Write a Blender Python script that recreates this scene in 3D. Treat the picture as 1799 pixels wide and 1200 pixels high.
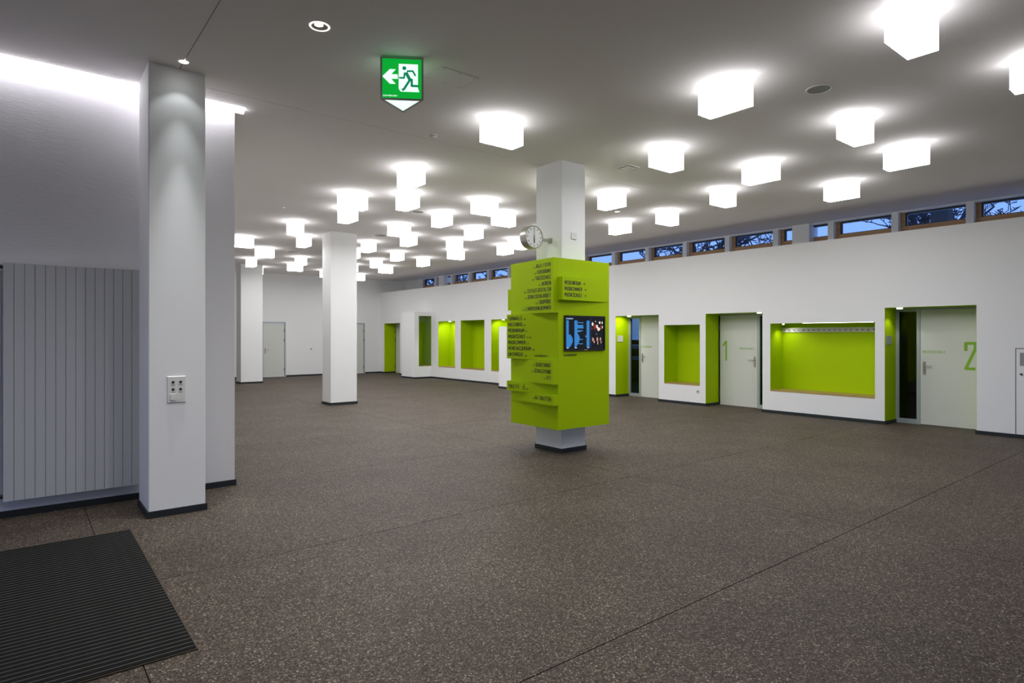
import bpy, math, random
from mathutils import Vector, Matrix
S = bpy.context.scene
C = S.collection
for o in list(bpy.data.objects):
    bpy.data.objects.remove(o, do_unlink=True)

# ------------------------------------------------------------------ camera, sky, exposure
cam_d = bpy.data.cameras.new('camera')
cam_d.sensor_width = 36.0
cam_d.lens = 1075.624 * 36.0 / 1799.0
cam_d.shift_y = -10.06 / 1799.0
cam_d.clip_start = 0.05
cam = bpy.data.objects.new('camera', cam_d)
C.objects.link(cam)
cam.location = (0, 0, 1.6)
cam.rotation_euler = (math.pi / 2, 0, -math.radians(38.76442))
S.camera = cam

W = bpy.data.worlds.new('dusk_sky')
S.world = W
W.use_nodes = True
_bg = W.node_tree.nodes['Background']
_bg.inputs['Color'].default_value = (0.24, 0.43, 1.0, 1)
_bg.inputs['Strength'].default_value = 1.35

S.view_settings.view_transform = 'Standard'
S.view_settings.look = 'None'
S.view_settings.gamma = 1.0
S.view_settings.use_curve_mapping = False
S.view_settings.exposure = 0.0

LAMP_SIDE, LAMP_BOTTOM = 4.2, 42.0        # box lamps
ENTRY_W = 50.0     # recessed downlights over the entrance, all but one added out of view
COVE_E = 7.0       # cove strip over the left wall

# ------------------------------------------------------------------ materials
M = {}
def mat(name, col, rough=0.6, metal=0.0, spec=0.5, emit=None, estr=0.0, bump=None, var=None):
    m = bpy.data.materials.new(name)
    m.use_nodes = True
    nt = m.node_tree
    b = nt.nodes['Principled BSDF']
    b.inputs['Base Color'].default_value = (*col, 1)
    b.inputs['Roughness'].default_value = rough
    b.inputs['Metallic'].default_value = metal
    b.inputs['Specular IOR Level'].default_value = spec
    if emit:
        b.inputs['Emission Color'].default_value = (*emit, 1)
        b.inputs['Emission Strength'].default_value = estr
    tc = None
    if var or bump:
        tc = nt.nodes.new('ShaderNodeTexCoord')
    if var:
        sc, amt = var
        n = nt.nodes.new('ShaderNodeTexNoise')
        n.inputs['Scale'].default_value = sc
        n.inputs['Detail'].default_value = 4
        nt.links.new(tc.outputs['Object'], n.inputs['Vector'])
        mr = nt.nodes.new('ShaderNodeMapRange')
        mr.inputs['To Min'].default_value = 1 - amt
        mr.inputs['To Max'].default_value = 1 + amt
        nt.links.new(n.outputs['Fac'], mr.inputs['Value'])
        mx = nt.nodes.new('ShaderNodeMix')
        mx.data_type = 'RGBA'
        mx.blend_type = 'MULTIPLY'
        mx.inputs['Factor'].default_value = 1
        mx.inputs[6].default_value = (*col, 1)
        nt.links.new(mr.outputs['Result'], mx.inputs[7])
        nt.links.new(mx.outputs[2], b.inputs['Base Color'])
    if bump:
        sc, strength, stretch = bump
        mp = nt.nodes.new('ShaderNodeMapping')
        mp.inputs['Scale'].default_value = stretch
        nt.links.new(tc.outputs['Object'], mp.inputs['Vector'])
        n = nt.nodes.new('ShaderNodeTexNoise')
        n.inputs['Scale'].default_value = sc
        n.inputs['Detail'].default_value = 3
        nt.links.new(mp.outputs['Vector'], n.inputs['Vector'])
        bp = nt.nodes.new('ShaderNodeBump')
        bp.inputs['Strength'].default_value = strength
        bp.inputs['Distance'].default_value = 0.01
        nt.links.new(n.outputs['Fac'], bp.inputs['Height'])
        nt.links.new(bp.outputs['Normal'], b.inputs['Normal'])
    M[name] = m
    return m

mat('white_paint', (0.885, 0.885, 0.88), 0.75, var=(0.8, 0.02), bump=(60, 0.03, (1, 1, 1)))
mat('rough_plaster', (0.78, 0.77, 0.79), 0.85, bump=(30, 0.13, (0.45, 0.45, 2.6)))
mat('ceiling_paint', (0.94, 0.90, 0.885), 0.9, var=(0.6, 0.015))
mat('joint_black', (0.015, 0.015, 0.015), 0.9)
mat('skirting', (0.014, 0.019, 0.022), 0.5, var=(4, 0.15))
mat('green', (0.43, 0.62, 0.0), 0.6, spec=0.12, var=(1.5, 0.03))
mat('green_print', (0.24, 0.48, 0.02), 0.5)
mat('ink', (0.016, 0.022, 0.004), 0.6)
mat('door_white', (0.70, 0.71, 0.66), 0.42, var=(2, 0.02))
mat('frame_grey', (0.42, 0.46, 0.46), 0.45, metal=0.2)
mat('steel', (0.42, 0.40, 0.37), 0.35, metal=0.9)
mat('dark_steel', (0.10, 0.10, 0.10), 0.5, metal=0.6)
mat('radiator_grey', (0.58, 0.585, 0.60), 0.45)
mat('plastic_white', (0.78, 0.77, 0.74), 0.45)
mat('plastic_grey', (0.30, 0.30, 0.30), 0.5)
mat('black', (0.01, 0.01, 0.011), 0.45)
mat('rib_rubber', (0.010, 0.0095, 0.009), 0.85, spec=0.15, var=(25, 0.5), bump=(300, 0.6, (1, 1, 1)))
mat('rib_metal', (0.12, 0.115, 0.105), 0.5, spec=0.3, metal=0.2, var=(18, 0.35))
mat('mat_bed', (0.006, 0.006, 0.006), 0.9)
mat('brass_edge', (0.12, 0.10, 0.065), 0.45, metal=0.6)
mat('clock_case', (0.45, 0.44, 0.38), 0.35, metal=0.5)
mat('clock_face', (0.80, 0.80, 0.78), 0.25)
mat('room_dark', (0.05, 0.05, 0.055), 0.9)
mat('bark_hazed', (0.02, 0.035, 0.07), 0.95, var=(6, 0.3))  # blue tint puts dusk haze and bloom into the branch colour
mat('ground_dark', (0.02, 0.025, 0.02), 0.95, var=(0.5, 0.3))
mat('roof_dark', (0.03, 0.035, 0.045), 0.8)
mat('lamp_glow', (0.9, 0.9, 0.9), 0.4, emit=(0.965, 0.972, 1.0), estr=LAMP_SIDE)
mat('lamp_glow_bottom', (0.9, 0.9, 0.9), 0.4, emit=(0.965, 0.972, 1.0), estr=LAMP_BOTTOM)
mat('cove_glow', (0.9, 0.9, 0.9), 0.4, emit=(0.95, 0.93, 1.0), estr=COVE_E)
mat('spot_glow', (0.9, 0.9, 0.9), 0.4, emit=(1.0, 0.99, 0.96), estr=9.0)
mat('added_line_glow', (0.9, 0.9, 0.9), 0.4, emit=(1.0, 0.98, 0.92), estr=9.0)
mat('dim_glow', (0.9, 0.9, 0.9), 0.4, emit=(1.0, 0.98, 0.92), estr=1.6)
mat('exit_green', (0.0, 0.3, 0.03), 0.4, emit=(0.0, 0.36, 0.03), estr=1.0)
mat('exit_white', (0.8, 0.8, 0.8), 0.4, emit=(0.80, 0.92, 0.90), estr=1.05)
mat('exit_figure', (0.0, 0.2, 0.08), 0.4, emit=(0.0, 0.25, 0.11), estr=0.8)
mat('screen_dark', (0.004, 0.004, 0.006), 0.3, emit=(0.002, 0.003, 0.006), estr=1.0)
mat('screen_blue', (0.0, 0.05, 0.1), 0.4, emit=(0.05, 0.29, 0.75), estr=1.0)
mat('screen_pale', (0.3, 0.4, 0.5), 0.4, emit=(0.45, 0.65, 1.0), estr=1.0)
mat('screen_skin', (0.3, 0.2, 0.15), 0.4, emit=(0.55, 0.30, 0.24), estr=1.0)
mat('screen_cream', (0.4, 0.35, 0.3), 0.4, emit=(0.75, 0.66, 0.52), estr=1.0)
mat('screen_red', (0.2, 0.02, 0.02), 0.4, emit=(0.16, 0.012, 0.01), estr=1.0)

def wood(name, c1, c2, axis):
    m = bpy.data.materials.new(name); m.use_nodes = True
    nt = m.node_tree; b = nt.nodes['Principled BSDF']
    tc = nt.nodes.new('ShaderNodeTexCoord'); mp = nt.nodes.new('ShaderNodeMapping')
    sc = [18, 18, 18]; sc[axis] = 0.8
    mp.inputs['Scale'].default_value = sc
    n = nt.nodes.new('ShaderNodeTexNoise'); n.inputs['Scale'].default_value = 2.0; n.inputs['Detail'].default_value = 6
    r = nt.nodes.new('ShaderNodeValToRGB')
    r.color_ramp.elements[0].position = 0.35; r.color_ramp.elements[0].color = (*c1, 1)
    r.color_ramp.elements[1].position = 0.7; r.color_ramp.elements[1].color = (*c2, 1)
    nt.links.new(tc.outputs['Object'], mp.inputs['Vector']); nt.links.new(mp.outputs['Vector'], n.inputs['Vector'])
    nt.links.new(n.outputs['Fac'], r.inputs['Fac']); nt.links.new(r.outputs['Color'], b.inputs['Base Color'])
    b.inputs['Roughness'].default_value = 0.5
    M[name] = m
wood('frame_wood', (0.42, 0.235, 0.10), (0.56, 0.34, 0.17), 1)
wood('sill_oak', (0.40, 0.26, 0.08), (0.52, 0.36, 0.13), 1)

def glass(name, tint, refl):
    m = bpy.data.materials.new(name); m.use_nodes = True
    nt = m.node_tree
    for n in list(nt.nodes): nt.nodes.remove(n)
    out = nt.nodes.new('ShaderNodeOutputMaterial'); mx = nt.nodes.new('ShaderNodeMixShader')
    t = nt.nodes.new('ShaderNodeBsdfTransparent'); t.inputs['Color'].default_value = (*tint, 1)
    g = nt.nodes.new('ShaderNodeBsdfGlossy'); g.inputs['Roughness'].default_value = 0.02
    mx.inputs['Fac'].default_value = refl
    nt.links.new(t.outputs[0], mx.inputs[1]); nt.links.new(g.outputs[0], mx.inputs[2]); nt.links.new(mx.outputs[0], out.inputs[0])
    M[name] = m
glass('pane', (0.93, 0.96, 0.98), 0.05)
glass('pane_dark', (0.45, 0.50, 0.52), 0.03)
glass('pane_dimming', (0.80, 0.83, 0.80), 0.03)  # tint for the added pane that darkens the showcase niche

def terrazzo():
    m = bpy.data.materials.new('terrazzo'); m.use_nodes = True
    nt = m.node_tree; b = nt.nodes['Principled BSDF']; L = nt.links.new
    tc = nt.nodes.new('ShaderNodeTexCoord')
    v = nt.nodes.new('ShaderNodeTexVoronoi'); v.inputs['Scale'].default_value = 125
    v2 = nt.nodes.new('ShaderNodeTexVoronoi'); v2.inputs['Scale'].default_value = 125; v2.feature = 'DISTANCE_TO_EDGE'
    L(tc.outputs['Object'], v.inputs['Vector']); L(tc.outputs['Object'], v2.inputs['Vector'])
    sep = nt.nodes.new('ShaderNodeSeparateColor'); L(v.outputs['Color'], sep.inputs['Color'])
    r = nt.nodes.new('ShaderNodeValToRGB'); r.color_ramp.interpolation = 'CONSTANT'
    cols = [(0.0, (0.0437, 0.0325, 0.0238)), (0.24, (0.0936, 0.0702, 0.0518)), (0.46, (0.1393, 0.1057, 0.0786)),
            (0.64, (0.0723, 0.0590, 0.0483)), (0.78, (0.1827, 0.1411, 0.1031)), (0.91, (0.2846, 0.2298, 0.1733)), (0.97, (0.3995, 0.3429, 0.2740))]
    e = r.color_ramp.elements
    e[0].position = 0; e[0].color = (*cols[0][1], 1)
    e[1].position = cols[1][0]; e[1].color = (*cols[1][1], 1)
    for p, c in cols[2:]:
        x = e.new(p); x.color = (*c, 1)
    L(sep.outputs[0], r.inputs['Fac'])
    mr = nt.nodes.new('ShaderNodeMapRange'); mr.inputs['From Max'].default_value = 0.12; mr.inputs['To Min'].default_value = 0.44
    L(v2.outputs['Distance'], mr.inputs['Value'])
    n = nt.nodes.new('ShaderNodeTexNoise'); n.inputs['Scale'].default_value = 1.3; n.inputs['Detail'].default_value = 5
    L(tc.outputs['Object'], n.inputs['Vector'])
    mr2 = nt.nodes.new('ShaderNodeMapRange'); mr2.inputs['From Min'].default_value = 0.3; mr2.inputs['From Max'].default_value = 0.7
    mr2.inputs['To Min'].default_value = 0.86; mr2.inputs['To Max'].default_value = 1.14
    L(n.outputs['Fac'], mr2.inputs['Value'])
    mul = nt.nodes.new('ShaderNodeMath'); mul.operation = 'MULTIPLY'
    L(mr.outputs['Result'], mul.inputs[0]); L(mr2.outputs['Result'], mul.inputs[1])
    mx = nt.nodes.new('ShaderNodeMix'); mx.data_type = 'RGBA'; mx.blend_type = 'MULTIPLY'; mx.inputs['Factor'].default_value = 1
    L(r.outputs['Color'], mx.inputs[6]); L(mul.outputs[0], mx.inputs[7]); L(mx.outputs[2], b.inputs['Base Color'])
    b.inputs['Roughness'].default_value = 0.62
    b.inputs['Specular IOR Level'].default_value = 0.22
    bp = nt.nodes.new('ShaderNodeBump'); bp.inputs['Strength'].default_value = 0.25; bp.inputs['Distance'].default_value = 0.002
    L(v2.outputs['Distance'], bp.inputs['Height']); L(bp.outputs['Normal'], b.inputs['Normal'])
    M['terrazzo'] = m
terrazzo()

# ------------------------------------------------------------------ mesh helpers
class MB:
    def __init__(s): s.v = []; s.f = []
    def poly(s, pts):
        n = len(s.v); s.v += [tuple(p) for p in pts]; s.f.append(tuple(range(n, n + len(pts)))); return s
    def box(s, x0, x1, y0, y1, z0, z1):
        n = len(s.v)
        s.v += [(x0,y0,z0),(x1,y0,z0),(x1,y1,z0),(x0,y1,z0),(x0,y0,z1),(x1,y0,z1),(x1,y1,z1),(x0,y1,z1)]
        s.f += [tuple(n+i for i in q) for q in ((0,3,2,1),(4,5,6,7),(0,1,5,4),(1,2,6,5),(2,3,7,6),(3,0,4,7))]
        return s
    def bbox(s, x0, x1, y0, y1, z0, z1, b, axis):
        """box whose edges round the face axis are chamfered by b (octagonal prism)"""
        r = {'x': (y0,y1,z0,z1), 'y': (x0,x1,z0,z1), 'z': (x0,x1,y0,y1)}[axis]
        a0,a1,c0,c1 = r
        o = [(a0+b,c0),(a1-b,c0),(a1,c0+b),(a1,c1-b),(a1-b,c1),(a0+b,c1),(a0,c1-b),(a0,c0+b)]
        lo, hi = {'x': (x0,x1), 'y': (y0,y1), 'z': (z0,z1)}[axis]
        mk = {'x': lambda p,t: (t,p[0],p[1]), 'y': lambda p,t: (p[0],t,p[1]), 'z': lambda p,t: (p[0],p[1],t)}[axis]
        return s.prism([mk(p,lo) for p in o], [mk(p,hi) for p in o])
    def prism(s, lo, hi):
        n = len(s.v); k = len(lo)
        s.v += [tuple(p) for p in lo] + [tuple(p) for p in hi]
        s.f.append(tuple(n + i for i in reversed(range(k)))); s.f.append(tuple(n + k + i for i in range(k)))
        for i in range(k):
            j = (i + 1) % k
            s.f.append((n+i, n+j, n+k+j, n+k+i))
        return s
    def cyl(s, a, b, r0, r1=None, seg=20, caps=True):
        r1 = r0 if r1 is None else r1
        a = Vector(a); b = Vector(b); d = (b - a).normalized()
        u = d.orthogonal().normalized(); w = d.cross(u)
        n = len(s.v)
        for p, r in ((a, r0), (b, r1)):
            for i in range(seg):
                t = 2 * math.pi * i / seg
                s.v.append(tuple(p + u * (r * math.cos(t)) + w * (r * math.sin(t))))
        for i in range(seg):
            j = (i + 1) % seg
            s.f.append((n+i, n+j, n+seg+j, n+seg+i))
        if caps:
            s.f.append(tuple(n + i for i in reversed(range(seg)))); s.f.append(tuple(n + seg + i for i in range(seg)))
        return s
    def lathe(s, c, axis, prof, seg=28):
        """prof: list of (radius, offset along axis)"""
        c = Vector(c); d = Vector(axis).normalized(); u = d.orthogonal().normalized(); w = d.cross(u)
        n = len(s.v)
        for r, h in prof:
            for i in range(seg):
                t = 2 * math.pi * i / seg
                s.v.append(tuple(c + d * h + u * (r * math.cos(t)) + w * (r * math.sin(t))))
        for k in range(len(prof) - 1):
            for i in range(seg):
                j = (i + 1) % seg
                s.f.append((n+k*seg+i, n+k*seg+j, n+(k+1)*seg+j, n+(k+1)*seg+i))
        return s
    def tube(s, pts, radii, seg=6):
        for i in range(len(pts) - 1):
            s.cyl(pts[i], pts[i+1], radii[i], radii[i+1], seg, caps=(i == 0 or i == len(pts) - 2))
        return s
    def build(s, name, m, parent=None, smooth=False):
        me = bpy.data.meshes.new(name)
        off = Vector((0,0,0))
        p = parent
        while p is not None:
            off += p.location; p = p.parent
        me.from_pydata([tuple(Vector(q) - off) for q in s.v], [], s.f)
        me.materials.append(M[m])
        if smooth:
            me.polygons.foreach_set('use_smooth', [True] * len(me.polygons))
            me.set_sharp_from_angle(angle=math.radians(40))
        me.update()
        o = bpy.data.objects.new(name, me); C.objects.link(o)
        if parent is not None: o.parent = parent
        return o

def thing(name, label, cat, loc, group=None, kind=None):
    o = bpy.data.objects.new(name, None); C.objects.link(o); o.location = loc
    o.empty_display_size = 0.1
    if label: o['label'] = label
    if cat: o['category'] = cat
    if group: o['group'] = group
    if kind: o['kind'] = kind
    return o
def tag(o, label, cat=None, group=None, kind=None):
    o['label'] = label
    if cat: o['category'] = cat
    if group: o['group'] = group
    if kind: o['kind'] = kind
    return o
def struct(o, label, cat=None):
    o['kind'] = 'structure'; o['label'] = label
    if cat: o['category'] = cat
    return o
def box(name, m, x0, x1, y0, y1, z0, z1, parent=None):
    return MB().box(x0, x1, y0, y1, z0, z1).build(name, m, parent)
def dup(root, loc, label):
    r = root.copy(); C.objects.link(r); r.location = loc; r['label'] = label
    for ch in list(root.children):
        c = ch.copy(); C.objects.link(c); c.parent = r
        for g in ch.children:
            d = g.copy(); C.objects.link(d); d.parent = c
    return r

# wall with rectangular holes in plane x = const or y = const
def holed(name, m, plane, at, a0, a1, z0, z1, holes, thick, parent=None):
    A = sorted({a0, a1, *[h[0] for h in holes], *[h[1] for h in holes]})
    Z = sorted({z0, z1, *[h[2] for h in holes], *[h[3] for h in holes]})
    A = [a for a in A if a0 <= a <= a1]; Z = [z for z in Z if z0 <= z <= z1]
    inhole = lambda a, z: any(h[0] < a < h[1] and h[2] < z < h[3] for h in holes)
    P = (lambda a, z, d: (at + d, a, z)) if plane == 'x' else (lambda a, z, d: (a, at + d, z))
    mb = MB(); idx = {}
    def vid(a, z, d):
        k = (a, z, d)
        if k not in idx:
            idx[k] = len(mb.v); mb.v.append(P(a, z, d))
        return idx[k]
    solid = {}
    for i in range(len(A) - 1):
        for j in range(len(Z) - 1):
            solid[i, j] = not inhole((A[i] + A[i+1]) / 2, (Z[j] + Z[j+1]) / 2)
    for (i, j), ok in solid.items():
        if not ok: continue
        c = [(A[i], Z[j]), (A[i+1], Z[j]), (A[i+1], Z[j+1]), (A[i], Z[j+1])]
        mb.f.append(tuple(vid(a, z, 0) for a, z in c)); mb.f.append(tuple(vid(a, z, thick) for a, z in reversed(c)))
        for (di, dj), (p, q) in (((0,-1),(0,1)), ((1,0),(1,2)), ((0,1),(2,3)), ((-1,0),(3,0))):
            if not solid.get((i + di, j + dj), False):
                (a, z), (b, y) = c[p], c[q]
                mb.f.append((vid(a,z,0), vid(a,z,thick), vid(b,y,thick), vid(b,y,0)))
    return mb.build(name, m, parent)

# ------------------------------------------------------------------ stroke lettering (narrow grotesque capitals)
G = {
'A': [[(0,0),(.36,1),(.64,1),(1,0)], [(.17,.27),(.83,.27)]],
'B': [[(0,.5),(0,1),(.72,1),(1,.88),(1,.64),(.78,.52),(0,.52)], [(.78,.52),(1,.40),(1,.12),(.72,0),(0,0),(0,.5)]],
'C': [[(1,.72),(1,.86),(.74,1),(.26,1),(0,.86),(0,.14),(.26,0),(.74,0),(1,.14),(1,.28)]],
'D': [[(0,0),(0,1),(.68,1),(1,.84),(1,.16),(.68,0),(0,0)]],
'E': [[(1,1),(0,1),(0,0),(1,0)], [(0,.52),(.82,.52)]],
'F': [[(1,1),(0,1),(0,0)], [(0,.52),(.82,.52)]],
'G': [[(1,.72),(1,.86),(.74,1),(.26,1),(0,.86),(0,.14),(.26,0),(.74,0),(1,.14),(1,.48),(.52,.48)]],
'H': [[(0,0),(0,1)], [(1,0),(1,1)], [(0,.52),(1,.52)]],
'I': [[(.5,0),(.5,1)]],
'J': [[(1,1),(1,.14),(.74,0),(.26,0),(0,.14),(0,.28)]],
'K': [[(0,0),(0,1)], [(1,1),(.05,.45)], [(.3,.58),(1,0)]],
'L': [[(0,1),(0,0),(1,0)]],
'M': [[(0,0),(0,1),(.5,.35),(1,1),(1,0)]],
'N': [[(0,0),(0,1),(1,0),(1,1)]],
'O': [[(.26,0),(0,.14),(0,.86),(.26,1),(.74,1),(1,.86),(1,.14),(.74,0),(.26,0)]],
'P': [[(0,0),(0,1),(.72,1),(1,.86),(1,.60),(.72,.46),(0,.46)]],
'R': [[(0,0),(0,1),(.72,1),(1,.86),(1,.62),(.72,.48),(0,.48)], [(.5,.48),(1,0)]],
'S': [[(1,.76),(1,.87),(.74,1),(.26,1),(0,.87),(0,.66),(.24,.54),(.76,.46),(1,.34),(1,.13),(.74,0),(.26,0),(0,.13),(0,.24)]],
'T': [[(0,1),(1,1)], [(.5,1),(.5,0)]],
'U': [[(0,1),(0,.14),(.26,0),(.74,0),(1,.14),(1,1)]],
'W': [[(0,1),(.2,0),(.5,.7),(.8,0),(1,1)]],
'X': [[(0,0),(1,1)], [(0,1),(1,0)]],
'Y': [[(0,1),(.5,.48),(1,1)], [(.5,.48),(.5,0)]],
'Z': [[(0,1),(1,1),(0,0),(1,0)]],
'0': [[(.26,0),(0,.14),(0,.86),(.26,1),(.74,1),(1,.86),(1,.14),(.74,0),(.26,0)]],
'1': [[(0,.76),(.85,1),(.85,0)]],
'2': [[(0,.70),(0,1),(1,1),(1,.78),(0,0),(1,0)]],
'|': [[(.5,-.06),(.5,1.06)]],
'.': [[(.4,.0),(.6,.0)]],
'>': [[(0,.5),(1,.5)], [(.55,.85),(1,.5),(.55,.15)]],
'<': [[(0,.5),(1,.5)], [(.45,.85),(0,.5),(.45,.15)]],
'^': [[(.5,0),(.5,1)], [(0,.55),(.5,1),(1,.55)]],
}
WID = {'I': .10, '|': .10, '.': .14, 'M': .50, 'W': .54, 'E': .32, 'F': .31, 'L': .30, 'T': .36, '1': .30, '>': .62, '<': .62, '^': .44}
def glyph_w(ch, wd): return WID.get(ch, .38) * wd
def text_w(t, wd=1.0, gap=.17):
    w = 0
    for ch in t:
        c = {'Ä': 'A', 'Ü': 'U'}.get(ch, ch)
        w += (.26 if c == ' ' else glyph_w(c, wd) + gap)
    return w - gap
def stroke(mb, pts, hw, O, R, U):
    pts = [Vector((p[0], p[1])) for p in pts]
    N_ = R.cross(U).normalized()
    closed = (pts[0] - pts[-1]).length < 1e-6 and len(pts) > 3
    for i in range(len(pts) - 1):
        a, b = pts[i], pts[i+1]
        d = (b - a).normalized(); n = Vector((-d.y, d.x)) * hw
        ea = d * hw * (0.55 if (i > 0 or closed) else 0); eb = d * hw * (0.55 if (i < len(pts) - 2 or closed) else 0)
        T = lambda p, k=len(mb.f) % 24: tuple(O + R * p.x + U * p.y + N_ * (.00007 * k))
        mb.poly([T(a - ea - n), T(b + eb - n), T(b + eb + n), T(a - ea + n)])
def lettering(mb, t, O, R, U, hgt, align='l', wd=1.0, sw=.125, gap=.17):
    """t written on the plane spanned by unit vectors R (reading direction) and U"""
    O = Vector(O); R = Vector(R).normalized(); U = Vector(U).normalized()
    x = 0 if align == 'l' else -text_w(t, wd, gap) * hgt
    hw = sw * hgt / 2
    for ch in t:
        if ch == ' ':
            x += .26 * hgt; continue
        c = {'Ä': 'A', 'Ü': 'U'}.get(ch, ch)
        w = glyph_w(c, wd) * hgt
        for pl in G[c]:
            stroke(mb, [(x + hw + p[0] * (w - 2 * hw), hw + p[1] * (hgt - 2 * hw)) for p in pl], hw, O, R, U)
        if ch in 'ÄÜ':
            for f in (.22, .78):
                stroke(mb, [(x + w * f - hw, hgt * 1.13), (x + w * f + hw, hgt * 1.13)], hw, O, R, U)
        x += w + gap * hgt
    return x

# =================================================================== STRUCTURE
H = 4.0
XW = 12.15           # face of the long wall on the right
XD = 12.67           # plane of the recessed doors
YB = 24.2            # far wall
YL = 6.985           # wall with the radiator

# floor: bed + cast slabs with open joints
fl = struct(box('floor', 'joint_black', -4.2, 17.6, -3.2, 24.4, -0.15, -0.006), 'brown speckled terrazzo floor slabs with thin dark joints', 'floor')
xj = [-4.2, 0.465, 5.465, 10.465, 17.6]
yj = [-3.2, -0.22, 2.18, 4.575, 6.975, 9.375, 11.775, 14.175, 16.575, 18.975, 21.375, 24.4]
g = 0.0035
for i in range(len(xj) - 1):
    for j in range(len(yj) - 1):
        box('floor_slab', 'terrazzo', xj[i] + g, xj[i+1] - g, yj[j] + g, yj[j+1] - g, -0.02, 0.0, fl)

# ceiling: backing slab + plaster fields with a joint
ce = MB().box(-4.2, 13.6, -3.2, 6.70, H + .02, H + .12).box(-4.2, 13.6, 6.70, 24.4, H + .30, H + .40).build('ceiling', 'joint_black')
struct(ce, 'white plaster ceiling with thin dark expansion joints', 'ceiling')
JX, JY, jg = 1.116, 6.46, .0035
box('ceiling_panel', 'ceiling_paint', -4.2, JX - jg, -3.2, 6.780, H, H + .02, ce)
box('ceiling_panel', 'ceiling_paint', JX + jg, 13.6, -3.2, JY - jg, H, H + .02, ce)
MB().box(JX + jg, 13.6, JY + jg, 6.780, H, H + .02).box(1.85, 13.6, 6.780, 24.4, H, H + .02).box(1.793, 1.85, 6.987, 24.4, H, H + .02).build('ceiling_panel', 'ceiling_paint', ce)
# light slot over the radiator wall
MB().box(-4.2, 1.86, 6.76, 6.780, H + .02, H + .30).box(1.85, 1.87, 6.780, 7.0, H + .02, H + .30).build('slot_cheek', 'white_paint', ce)

# wall with the radiator (left)
wl = MB().box(-4.2, 1.793, YL, 7.30, 0, H + .30).build('wall_left', 'rough_plaster')
struct(wl, 'rough white plaster wall behind the radiator, washed by light from above', 'wall')
wh = box('wall_hall_side', 'white_paint', 1.55, 1.793, 7.30, YB, 0, H + .02)
struct(wh, 'white side wall of the hall beyond the radiator wall', 'wall')
cv = thing('cove_light', 'hidden strip light in the ceiling slot above the radiator wall', 'lamp', (0, 6.9, H + .14))
MB().bbox(-4.1, 1.846, 6.825, 6.875, H - .045, H + .02, .01, 'x').build('light_strip', 'cove_glow', cv)
box('light_channel', 'plastic_white', -4.1, 1.846, 6.785, 6.9845, H + .021, H + .06, cv)

# far wall
bh = [(7.20, 8.06, -1, 2.12), (10.50, 11.38, -1, 2.12)]
wb = holed('wall_back', 'white_paint', 'y', YB, -4.2, 13.6, 0, H + .02, bh, .2)
struct(wb, 'white far wall of the hall with two flush doors', 'wall')

# enclosure behind the camera (entrance glazing to the dusk outside)
fh = [(-3.4 + 2.2 * i, -1.4 + 2.2 * i, .05, 2.7) for i in (4, 5, 6)]
wf = holed('wall_front', 'white_paint', 'y', -3.2, -4.2, 17.6, 0, H + .02, fh, -.2)
struct(wf, 'white entrance wall with tall glazed bays behind the viewer', 'wall')
for i, h in enumerate(fh):
    w_ = MB()
    w_.box(h[0], h[0]+.06, -3.33, -3.25, h[2], h[3]).box(h[1]-.06, h[1], -3.33, -3.25, h[2], h[3])
    w_.box(h[0]+.06, h[1]-.06, -3.33, -3.25, h[3]-.06, h[3]).box(h[0]+.06, h[1]-.06, -3.33, -3.25, h[2], h[2]+.08)
    wn = w_.build('window_%d' % (40 + i), 'frame_grey')
    struct(wn, 'tall grey framed glazed bay of the entrance wall', 'window')
    box('pane', 'pane', h[0]+.06, h[1]-.06, -3.293, -3.287, h[2]+.08, h[3]-.06, wn)
ws = holed('wall_entry_side', 'white_paint', 'x', -4.2, -3.4, 7.3, 0, H + .02, [(1.0, 3.0, .05, 2.7), (3.4, 5.4, .05, 2.7)], -.2)
struct(ws, 'white side wall of the entrance area', 'wall')

# long wall on the right with openings
DOORS = {'far': (22.48, 23.86, 2.125), 'media': (9.41, 10.80, 2.115), 'one': (6.73, 8.10, 2.10), 'two': (3.04, 4.40, 2.105)}
NICHES = [(18.39, 19.52, .455, 2.135), (16.61, 18.03, .445, 2.14), (14.85, 16.23, .445, 2.14), (8.25, 9.25, .46, 1.86), (4.56, 6.56, .465, 1.855)]
holes = [(a, b, -1, t) for a, b, t in DOORS.values()] + [tuple(n) for n in NICHES]
wr = holed('wall_right', 'white_paint', 'x', XW, -3.2, YB, 0, 3.45, holes, .03)
struct(wr, 'long white wall with green lined niches and door recesses', 'wall')
t_ = .003
for a, b, z0, z1 in NICHES:
    mb = MB()
    mb.box(XW, XD, a, a + t_, z0, z1).box(XW, XD, b - t_, b, z0, z1).box(XW, XD, a, b, z1 - t_, z1).box(XD, XD + .02, a - .02, b + .02, z0 - .02, z1 + .02)
    ni = mb.build('niche_lining', 'green', wr)
    ni['label'] = 'lime green niche lining'
    si = box('niche_sill', 'sill_oak', XW - .004, XD, a + t_, b - t_, z0 - .012, z0 + .012, wr)
    si['label'] = 'oak niche bench board'
for a, b, z1 in DOORS.values():
    mb = MB()
    mb.box(XW, XD, a, a + t_, 0, z1).box(XW, XD, b - t_, b, 0, z1).box(XW, XD, a, b, z1 - t_, z1)
    mb.build('door_recess_lining', 'green', wr)
# ledge on top and rooms behind
lg = MB().box(XW + .031, 17.6, -3.2, YB, 3.40, 3.449).build('trim_1', 'white_paint')
struct(lg, 'white ledge along the top of the long wall', 'ledge')
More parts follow.
